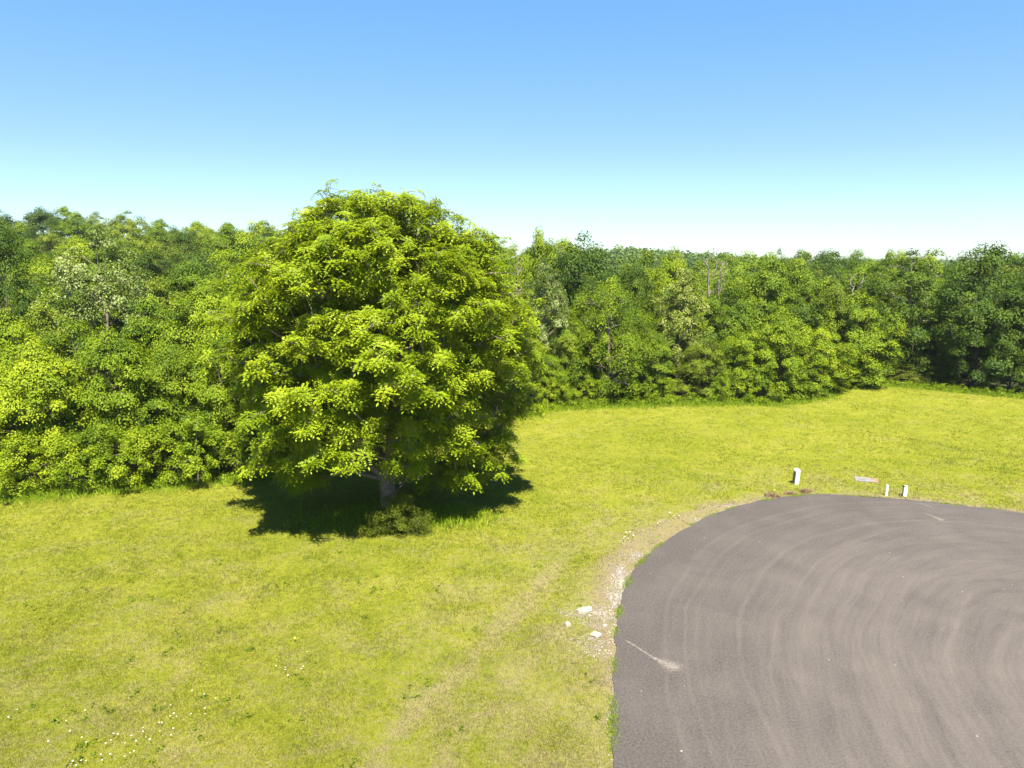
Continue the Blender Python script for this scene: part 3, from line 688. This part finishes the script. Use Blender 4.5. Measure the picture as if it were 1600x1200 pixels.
# ---------------------------------------------------------------- far woodland
def far_wood():
    rs = np.random.RandomState(8); C_ = []; Rr = []
    r = 205.0
    while r < 1300:
        sp = 6.5 + r * .011; na = int(r * R_(84) / sp)
        az = np.linspace(R_(-42), R_(42), na) + rs.randn(na) * .25 * sp / r; rr = r + rs.randn(na) * sp * .4
        C_.append(np.stack([rr * np.sin(az), rr * np.cos(az)], 1)); Rr.append(sp * (.52 + .22 * rs.rand(na))); r += sp * (1 + (r > 520) * 1.2)
    c = np.concatenate(C_); rad = np.concatenate(Rr); n = len(c); d = np.hypot(c[:, 0], c[:, 1])
    per = np.where(d < 330, 150, np.where(d < 560, 130, 60)); z = Hgt(c[:, 0], c[:, 1]) + 11 - rad * 1.15 + rs.rand(n) * 2.2 + (rs.rand(n) > .93) * 2.0
    idx = np.repeat(np.arange(n), per); N = len(idx); q = unit(rs.randn(N, 3)); q[:, 2] = np.abs(q[:, 2]) * 1.25 - .3
    lob = 1 + .2 * np.sin(q[:, 0] * 7 + idx) * np.cos(q[:, 1] * 6 + idx * 2)
    P = np.stack([c[idx, 0], c[idx, 1], z[idx]], 1) + q * (rad[idx] * lob)[:, None] * (.8 + .3 * rs.rand(N, 1))
    Nn = unit(q + np.array([0, 0, .3]) + rs.randn(N, 3) * .45); s = np.clip(d[idx] * .0042, .85, 2.6) * (.6 + .7 * rs.rand(N))
    V, F = leaf_quads(P, Nn, rs.randn(N, 3), s, s * .85)
    var = np.clip((.5 + .24 * rs.randn(n))[idx] + .12 * rs.randn(N), 0, 1)
    o = build('distant_woodland', V, F, M['far'], attr=var); tag(o, 'unbroken distant woodland on the low hills at the horizon', 'woodland', kind='stuff')
    print('far wood', n, N)
far_wood()

# ---------------------------------------------------------------- grass and weeds
def blades(name, x, y, h, wdt, nb, mat, seed, spread=.06, lean=.5, z=None):
    rs = np.random.RandomState(seed); n = len(x); x = np.repeat(x, nb); y = np.repeat(y, nb); h = np.repeat(h, nb) * rs.uniform(.55, 1.2, n * nb); wd = np.repeat(wdt, nb)
    N = len(x); x = x + rs.randn(N) * spread * (1 + h * 2); y = y + rs.randn(N) * spread * (1 + h * 2); z = Hgt(x, y) - .01
    th = rs.rand(N) * 6.28; a = np.stack([np.cos(th), np.sin(th), 0 * th], 1); ph = rs.rand(N) * 6.28; le = lean * rs.rand(N) * h; tip = np.stack([np.cos(ph) * le, np.sin(ph) * le, h], 1)
    B = np.stack([x, y, z], 1); W = a * wd[:, None] * .5
    V = np.stack([B - W, B + W, B + tip], 1).reshape(-1, 3); F = np.arange(N * 3).reshape(-1, 3)
    return build(name, V, F, mat, attr=rs.rand(N))
def field():
    rs = np.random.RandomState(21); n = 330000
    # density ~ 1/D^2 inside the viewed sector
    y = 1 / (1 / 13.5 - rs.rand(n) * (1 / 13.5 - 1 / 66)); x = (rs.rand(n) * 2 - 1) * (y * .78 + 2)
    k = (y < edge_y(x) + .4) & ~in_pave(x, y) & (rs.rand(n) < np.clip(1.0 - .5 * np.exp(-pave_d(x, y) / .5), .2, 1)); x = x[k]; y = y[k]
    sc = (y / 22) ** .6
    nz = np.array([mn.noise(Vector((a * .5, b * .5, 3))) for a, b in zip(x, y)]) if len(x) < 400000 else 0
    o = blades('grass', x, y, (.045 + .03 * nz + .03 * rs.rand(len(x))) * np.minimum(sc, 1.25), .018 * sc, 4, M['blade'], 22, .05, 1.1)
    tag(o, 'short yellow green field grass', 'grass', kind='stuff')
    # taller weeds along the edge of the wood and round the walnut's foot
    n = 16000; x = rs.uniform(-45, 50, n); y = edge_y(x) + rs.randn(n) * .7 - .5; a1 = rs.rand(1400) * 6.28; bx, by = G(625, 812)
    cx = bx + rs.randn(2200) * 1.7; cy = by + rs.randn(2200) * .7 + .2; x = np.concatenate([x, cx]); y = np.concatenate([y, cy]); hh = np.concatenate([rs.uniform(.1, .34, n), rs.uniform(.15, .4, 2200)])
    o = blades('weeds', x, y, hh, np.full(len(x), .045), 6, M['weed'], 23, .14, 1.3); tag(o, 'taller bright weeds along the wood edge and round the walnut', 'weeds', kind='stuff')
field()

# grass creeping over the rim of the asphalt
def rim():
    rs = np.random.RandomState(71); n = 5200; t = rs.uniform(25, 240, n); i = t.astype(int); fr_ = (t - i)[:, None]; P = PV[i] * (1 - fr_) + PV[i + 1] * fr_
    d = PV[i + 1] - PV[i]; d /= np.linalg.norm(d, axis=1)[:, None]; nn = np.stack([-d[:, 1], d[:, 0]], 1)
    k = np.array([mn.noise(Vector((p[0] * .9, p[1] * .9, 5))) for p in P]); keep = (k > .02) & (rs.rand(n) < .6); P = P[keep]; nn = nn[keep]; k = k[keep]
    P = P + nn * (.05 - rs.rand(len(P)) * .20 * np.clip(k + .35, .1, 1))[:, None]
    o = blades('rim_grass', P[:, 0], P[:, 1], .07 + .09 * np.clip(k, 0, 1), np.full(len(P), .02), 5, M['weed'], 72, .05, 1.2); tag(o, 'ragged grass creeping over the rim of the asphalt', 'grass', kind='stuff')
    rs = np.random.RandomState(73); n = 110; y = 1 / (1 / 14.5 - rs.rand(n) * (1 / 14.5 - 1 / 50)); x = (rs.rand(n) * 2 - 1) * y * .75; kk = (y < edge_y(x) - 1) & (pave_d(x, y) > .3); x = x[kk]; y = y[kk]
    cl = np.repeat(np.stack([x, y, Hgt(x, y) + .05], 1), 3, 0) + rs.randn(len(x) * 3, 3) * [.16, .16, .01]; V, F, var = clump_leaves(rs, cl, .10, 9, .075, up=1.2)
    o = build('field_weeds', V, F, M['weed_dark'], attr=var); tag(o, 'small darker broad leaved weeds dotted through the field', 'weeds', kind='stuff')
rim()

# broad-leaved weeds band at the wood's foot
def edge_weeds():
    rs = np.random.RandomState(41); n = 900; x = rs.uniform(-32, 46, n); y = edge_y(x) + rs.uniform(-.9, .6, n)
    cl = np.stack([x, y, Hgt(x, y) + rs.uniform(.1, .5, n)], 1); V, F, var = clump_leaves(rs, cl, .38, 26, .15, up=.9)
    o = build('ground_cover', V, F, M['weed'], attr=var); tag(o, 'leafy ground cover where the field meets the wood', 'ground cover', kind='stuff')
edge_weeds()

# dried brown tufts on the pavement edge
for i, (px, py, s, lab) in enumerate([(1206, 776, 1.0, 'reddish brown dried grass tuft at the far left curve of the asphalt edge'),
                                      (1258, 769, .8, 'brown dried tuft on the asphalt edge just below the tall pedestal'),
                                      (1234, 772, .6, 'smaller dried tuft between the two bigger ones on the asphalt edge')]):
    x, y = G(px, py); rs = np.random.RandomState(50 + i); n = 60
    xx = rs.randn(n) * .22 * s; yy = rs.randn(n) * .13 * s; N = n * 4
    rs2 = np.random.RandomState(60 + i); th = rs2.rand(N) * 6.28; X = np.repeat(xx, 4) + rs2.randn(N) * .03; Y = np.repeat(yy, 4) + rs2.randn(N) * .03
    B = np.stack([X, Y, np.zeros(N)], 1); Wd = np.stack([np.cos(th), np.sin(th), 0 * th], 1) * .015; tip = np.stack([rs2.randn(N) * .12, rs2.randn(N) * .12, rs2.uniform(.1, .32, N) * s], 1)
    o = build('dry_tuft', np.stack([B - Wd, B + Wd, B + tip], 1).reshape(-1, 3), np.arange(N * 3).reshape(-1, 3), M['straw']); o.location = (x, y, 0)
    tag(o, lab, 'dry grass tuft', 'dried tufts on the asphalt edge')

# ---------------------------------------------------------------- gravel
def gravel():
    rs = np.random.RandomState(61); X = []; Y = []
    for (px, py, sx_, sy_, n) in [(972, 905, .18, .65, 1400), (962, 935, .18, .5, 700), (935, 965, .6, .45, 700), (935, 1010, .45, .5, 450), (1000, 872, .3, .35, 400), (915, 958, .5, .2, 250), (1150, 792, .5, .2, 250), (1100, 812, .4, .2, 200)]:
        x, y = G(px, py); X.append(x + rs.randn(n) * sx_); Y.append(y + rs.randn(n) * sy_)
    t = rs.randint(20, 200, 600); X.append(PV[t, 0] - np.abs(rs.randn(600)) * .08); Y.append(PV[t, 1] + rs.randn(600) * .15)
    X = np.concatenate(X); Y = np.concatenate(Y); k = ~in_pave(X - 0, Y); X = X[k]; Y = Y[k]; n = len(X)
    base = np.array([(1, 0, 0), (-1, 0, 0), (0, 1, 0), (0, -1, 0), (0, 0, .7), (0, 0, -.7)], float); tri = np.array([(0, 2, 4), (2, 1, 4), (1, 3, 4), (3, 0, 4), (2, 0, 5), (1, 2, 5), (3, 1, 5), (0, 3, 5)])
    s = rs.uniform(.012, .035, n)[:, None, None]; V = base[None] * s * rs.uniform(.6, 1.3, (n, 6, 1)) ; th = rs.rand(n) * 6.28
    c, s_ = np.cos(th)[:, None], np.sin(th)[:, None]; V = np.stack([V[..., 0] * c - V[..., 1] * s_, V[..., 0] * s_ + V[..., 1] * c, V[..., 2]], -1) + np.stack([X, Y, np.full(n, .012)], 1)[:, None]
    o = build('gravel', V.reshape(-1, 3), (tri[None] + (np.arange(n) * 6)[:, None, None]).reshape(-1, 3), M['gravel']); tag(o, 'pale loose gravel along the left edge of the asphalt', 'gravel', kind='stuff')
gravel()
import bmesh
def rock(px, py, sx_, sy_, sz, rz, seed, label):
    x, y = G(px, py); bm = bmesh.new(); bmesh.ops.create_icosphere(bm, subdivisions=4, radius=1)
    for v in bm.verts:
        p = v.co.copy(); q = Vector([math.copysign(abs(t) ** .55, t) for t in p]); d = 1 + .22 * mn.noise(p * 1.3 + Vector((seed, 0, 0))) + .09 * mn.noise(p * 4 + Vector((seed, 3, 0)))
        v.co = Vector((q.x * sx_, q.y * sy_, q.z * sz)) * d
    m = bpy.data.meshes.new('rock'); bm.to_mesh(m); bm.free(); m.materials.append(M['rock']); o = bpy.data.objects.new('rock', m); C.objects.link(o)
    o.location = (x, y, sz * .3); o.rotation_euler = (.05, -.04, rz); tag(o, label, 'rock', 'pale rocks beside the asphalt')
rock(913, 955, .27, .12, .09, .35, 1, 'long flat pale limestone slab, biggest rock in the gravel')
rock(887, 977, .09, .10, .08, .2, 2, 'small white rock alone in the grass left of the long slab')
rock(931, 993, .16, .15, .06, .9, 3, 'squarish flat pale rock nearest the asphalt streak')
rock(945, 978, .08, .06, .04, .4, 4, 'tiny pale rock between the slab and the asphalt edge')

# ---------------------------------------------------------------- utility boxes
def box_bm(bm, x0, x1, y0, y1, z0, z1, tx=0, ty=0):
    vs = [bm.verts.new(p) for p in ((x0, y0, z0), (x1, y0, z0), (x1, y1, z0), (x0, y1, z0), (x0 + tx, y0 + ty, z1), (x1 - tx, y0 + ty, z1), (x1 - tx, y1 - ty, z1), (x0 + tx, y1 - ty, z1))]
    fs = [bm.faces.new([vs[i] for i in f]) for f in ((3, 2, 1, 0), (4, 5, 6, 7), (0, 1, 5, 4), (1, 2, 6, 5), (2, 3, 7, 6), (3, 0, 4, 7))]; return vs, fs
def finish(bm, name, mat, parent, bev=.008):
    bmesh.ops.bevel(bm, geom=bm.edges[:], offset=bev, segments=2, affect='EDGES', profile=.5)
    m = bpy.data.meshes.new(name); bm.to_mesh(m); bm.free(); m.materials.append(mat); o = bpy.data.objects.new(name, m); C.objects.link(o); o.parent = parent; return o
x, y = G(1243, 756); root = empty('utility_pedestal', (x, y, 0), 0); root.rotation_euler = (0, R_(4), R_(14))
bm = bmesh.new(); box_bm(bm, -.13, .13, -.11, .13, -.1, .70); finish(bm, 'housing', M['greenbox'], root)
bm = bmesh.new(); vs, fs = box_bm(bm, -.134, .134, -.114, .134, .703, .80)
for v in vs[4:]: v.co.z = .84 if v.co.y > 0 else .76
finish(bm, 'cap', M['white'], root)
bm = bmesh.new(); box_bm(bm, -.10, .10, -.122, -.113, .08, .62); finish(bm, 'door_panel', M['white'], root, .003)
bm = bmesh.new(); box_bm(bm, -.139, -.133, -.09, .11, .06, .66); finish(bm, 'darker_left_side', M['shade_latch_grey'], root, .002)  # thin dark sheet that colours shade onto the pedestal's left side
bm = bmesh.new(); box_bm(bm, .05, .075, -.135, -.124, .33, .38); finish(bm, 'latch', M['shade_latch_grey'], root, .002)
tag(root, 'tall white utility pedestal with shade-darkened left side leaning slightly in the grass', 'utility box')
def cyl(name, r0, r1, z0, z1, mat, parent, seg=20, dx=0, dy=0, bev=.006):
    bm = bmesh.new(); bmesh.ops.create_cone(bm, cap_ends=True, segments=seg, radius1=r0, radius2=r1, depth=z1 - z0)
    for v in bm.verts: v.co += Vector((dx, dy, (z0 + z1) / 2))
    m = bpy.data.meshes.new(name); bm.to_mesh(m); bm.free(); m.materials.append(mat); o = bpy.data.objects.new(name, m); C.objects.link(o); o.parent = parent; return o
x, y = G(1384.5, 774); root = empty('marker_post', (x, y, 0)); root.rotation_euler = (R_(1), R_(1.5), 0)
cyl('post', .065, .062, -.1, .50, M['white'], root); cyl('cap', .072, .066, .502, .55, M['white'], root)
tag(root, 'slim plain white marker post, left one of the two short posts', 'marker post')
x, y = G(1413, 775); root = empty('water_hydrant_post', (x, y, 0)); root.rotation_euler = (R_(-1), R_(1), 0); root.name = 'utility_post'
bm = bmesh.new(); box_bm(bm, -.085, .085, -.08, .08, -.1, .50); finish(bm, 'post', M['white'], root)
bm = bmesh.new(); box_bm(bm, -.02, .095, -.09, .09, .502, .55); finish(bm, 'cap', M['white'], root)
bm = bmesh.new(); box_bm(bm, -.115, -.022, -.075, .09, .48, .545); finish(bm, 'hinge_box', M['black'], root)
bm = bmesh.new(); box_bm(bm, -.095, -.087, -.065, .065, .02, .46); finish(bm, 'darker_left_side', M['greenbox'], root, .002)  # thin sheet, darker than the post, along its left side
tag(root, 'white utility post with a black box on its top left corner', 'utility post')
x, y = G(1406.5, 775.5); root = empty('wooden_stake', (x, y, 0)); root.rotation_euler = (R_(3), R_(-5), 0)
bm = bmesh.new(); box_bm(bm, -.025, .025, -.015, .015, -.1, .2); finish(bm, 'stake', M['pad_brown'], root, .003); cyl('cap', .03, .03, .202, .225, M['straw'], root, 8)
tag(root, 'short pale wooden stake just left of the post with the black box', 'stake')
# concrete utility pad
gx = [G(1332, 744), G(1368, 746), G(1366, 755), G(1345, 753)]; cx = sum(p[0] for p in gx) / 4; cy = sum(p[1] for p in gx) / 4
root = empty('utility_pad', (cx, cy, 0), R_(-20))
bm = bmesh.new(); box_bm(bm, -.55, .30, -.42, .42, -.08, .025); finish(bm, 'slab', M['pad'], root, .012)
bm = bmesh.new(); box_bm(bm, .303, .62, -.40, .40, -.08, .015); finish(bm, 'clay_edge', M['pad_brown'], root, .015)
cyl('lid', .13, .13, .026, .04, M['pad'], root, 20, -.15, 0)
tag(root, 'flat grey concrete pad with a brown right end lying in the grass', 'concrete pad')

# ---------------------------------------------------------------- pale dust spills on the asphalt
def dust_mat():
    g = NT('dust_spill'); at = g.n('ShaderNodeAttribute', attribute_name='feather'); geo = g.n('ShaderNodeNewGeometry')
    f = g.noise(geo.outputs['Position'], 14, 6, .75); a = g.math('ADD', at.outputs['Fac'], g.math('MULTIPLY', g.math('SUBTRACT', f, .5), 2.2)); a = g.ramp(a, [(.25, 0), (1.0, .9)])
    g.l(g.ramp(f, [(.3, (.14, .12, .103)), (.7, (.195, .17, .15))]), g.p.inputs['Base Color']); g.p.inputs['Roughness'].default_value = .95
    g.l(a, g.p.inputs['Alpha']); return g.m
M['dust'] = dust_mat()
def spill(path, label):
    # path: (px,py,halfwidth m); smooth ribbon with feathered rims
    P = catmull([G(a, b) + (c,) for a, b, c in path], 8); n = len(P); d = np.gradient(P[:, :2], axis=0); d /= np.linalg.norm(d, axis=1)[:, None]; nn = np.stack([-d[:, 1], d[:, 0]], 1)
    V = []; fe = []
    for i in range(n):
        for k, t in enumerate((-1.35, -.8, 0, .8, 1.35)):
            q = P[i, :2] + nn[i] * P[i, 2] * t; V.append((q[0], q[1], .0395)); fe.append((0, .5, 1, .5, 0)[k] * min(1, i / 3, (n - 1 - i) / 9))
    F = [(i * 5 + k, i * 5 + k + 1, i * 5 + k + 6, i * 5 + k + 5) for i in range(n - 1) for k in range(4)]
    o = build('dust_streak', V, F, M['dust']); a = o.data.attributes.new('feather', 'FLOAT', 'POINT'); a.data.foreach_set('value', np.array(fe, np.float32)); tag(o, label, kind='structure')
spill([(977, 1002, .03), (984, 1006, .055), (1000, 1016, .05), (1014, 1025, .06), (1024, 1031, .10), (1036, 1036, .22), (1048, 1042, .34), (1058, 1047, .36), (1070, 1054, .25)], 'pale dust streak pointing away from the left asphalt edge')
spill([(1443, 802, .03), (1450, 805, .06), (1458, 808, .08), (1465, 811, .18), (1472, 814, .26), (1479, 816, .2)], 'pale dust streak at the far side of the asphalt')
spill([(1436, 787, .03), (1444, 790, .05), (1456, 793, .05), (1462, 794, .03)], 'short pale streak at the far asphalt rim')

# ---------------------------------------------------------------- daisies and yellow flowers
def flower(name, mat, r):
    root = empty(name, (0, 0, -500)); V = []; F = []
    for k in range(9):
        th = k * 6.283 / 9; c, s = math.cos(th), math.sin(th); b = len(V)
        for (a, t, z) in ((.2, -.12, .0), (1, -.3, -.12), (1.08, .0, -.14), (1, .3, -.12), (.2, .12, 0)): V.append(((a * c - t * s) * r, (a * s + t * c) * r, .15 + z * r))
        F += [(b, b + 1, b + 2, b + 4), (b + 4, b + 2, b + 3, b + 3)]
    F = [f for f in F]; me = bpy.data.meshes.new('petals'); me.from_pydata(V, [], [tuple(dict.fromkeys(f)) for f in F]); me.materials.append(mat); me.update()
    o = bpy.data.objects.new('petals', me); C.objects.link(o); o.parent = root
    cyl('disc', r * .30, r * .18, .15, .15 + r * .2, M['yellow'], root, 8); cyl('stem', .004, .003, 0, .149, M['stem'], root, 5); return root
fl = [(30, 1112), (12, 1122), (135, 1115), (104, 1130), (74, 1161), (82, 1169), (110, 1144), (138, 1162), (175, 1152), (184, 1151), (165, 1167), (170, 1164), (128, 1158),
      (196, 1169), (206, 1157), (213, 1163), (222, 1149), (225, 1143), (230, 1158), (236, 1159), (228, 1167), (250, 1149), (254, 1156), (265, 1152), (272, 1143), (247, 1135), (253, 1134),
      (257, 1107), (269, 1107), (274, 1118), (266, 1125), (278, 1127), (302, 1121), (321, 1113), (321, 1090), (335, 1098), (298, 1086), (322, 1120), (311, 1107),
      (158, 1183), (170, 1184), (163, 1190), (138, 1191), (128, 1192), (116, 1190), (146, 1187), (113, 1197), (195, 1188), (204, 1184), (212, 1180), (120, 1199), (175, 1183),
      (430, 1043), (446, 1046), (436, 1033), (451, 1053), (471, 1046), (472, 1041), (480, 1020), (445, 1049)]
fr = [(970, 845), (974, 842), (978, 838), (982, 834), (985, 831), (988, 836), (977, 831), (992, 832), (972, 848), (981, 841), (1048, 804), (1053, 806), (1058, 803), (1046, 800), (1052, 801), (1062, 806), (1040, 812), (1027, 818), (1031, 815)]
T1 = ['', 'first', 'second', 'third', 'fourth', 'fifth', 'sixth', 'seventh', 'eighth', 'ninth', 'tenth', 'eleventh', 'twelfth', 'thirteenth', 'fourteenth', 'fifteenth', 'sixteenth', 'seventeenth', 'eighteenth', 'nineteenth', 'twentieth']
def ordw(n):
    if n <= 20: return T1[n]
    t, u = divmod(n, 10); a = ['', '', 'twent', 'thirt', 'fort', 'fift', 'sixt'][t]; return a + 'ieth' if u == 0 else a + 'y-' + T1[u]
fl.sort(); fr.sort(); cnt_ = {}
def nth(k): cnt_[k] = cnt_.get(k, 0) + 1; return ordw(cnt_[k])
rsf = np.random.RandomState(2); D0 = None
def put(src, px, py, lab, grp, s=1):
    global D0
    x, y = G(px, py, .14); o = src if src.location.z < -100 else copy_tree(src)
    o.location = (x, y, float(Hgt(x, y))); o.rotation_euler = (rsf.uniform(-.5, .1), rsf.uniform(-.25, .25), rsf.rand() * 6.28); o.scale = (s, s, rsf.uniform(.85, 1.2)); tag(o, lab, 'flower', grp)
d = flower('daisy', M['petal'], .019)
for p in fl:
    if p[0] > 420: put(d, *p, 'white daisy, %s from the left in the sparse patch below the walnut' % nth('a'), 'daisies in the sparse patch below the walnut', 1.0)
    else: put(d, *p, 'white daisy, %s from the left in the lower left patch of the field' % nth('b'), 'daisies at the lower left of the field', 1.0)
d2 = flower('daisy', M['petal'], .026)
for p in fr:
    if p[0] < 1000: put(d2, *p, 'white daisy, %s from the left in the clump left of the asphalt curve' % nth('c'), 'daisies in the clump left of the asphalt curve', 1.35)
    else: put(d2, *p, 'white daisy, %s from the left in the patch by the far left asphalt curve' % nth('d'), 'daisies by the far left asphalt curve', 1.4)
yf = flower('yellow_flower', M['yellow'], .028)
for q, (px, py, lab) in enumerate([(460, 996, 'single bright yellow flower alone in the middle of the field'), (1205, 767, 'yellow flower beside the reddish dried tuft'), (1211, 765, 'second yellow flower beside the reddish dried tuft, on its right')]): put(yf, px, py, lab, None, 1.2)

# ---------------------------------------------------------------- air
def haze():
    bm = bmesh.new(); bmesh.ops.create_cube(bm, size=1)
    for v in bm.verts: v.co = Vector((v.co.x * 2900, v.co.y * 1700 + 650, -14 if v.co.z < 0 else 34))
    m = bpy.data.meshes.new('haze'); bm.to_mesh(m); bm.free(); mt = bpy.data.materials.new('thin_air_haze'); mt.use_nodes = True; t = mt.node_tree; t.nodes.remove(t.nodes['Principled BSDF'])
    pv = t.nodes.new('ShaderNodeVolumePrincipled'); pv.inputs['Color'].default_value = (.80, .90, 1, 1); pv.inputs['Density'].default_value = .00013; pv.inputs['Anisotropy'].default_value = .2
    t.links.new(pv.outputs[0], t.nodes['Material Output'].inputs['Volume']); m.materials.append(mt)
    o = bpy.data.objects.new('haze', m); C.objects.link(o); tag(o, 'thin pale summer haze over the far hills', 'haze', kind='stuff')
haze()
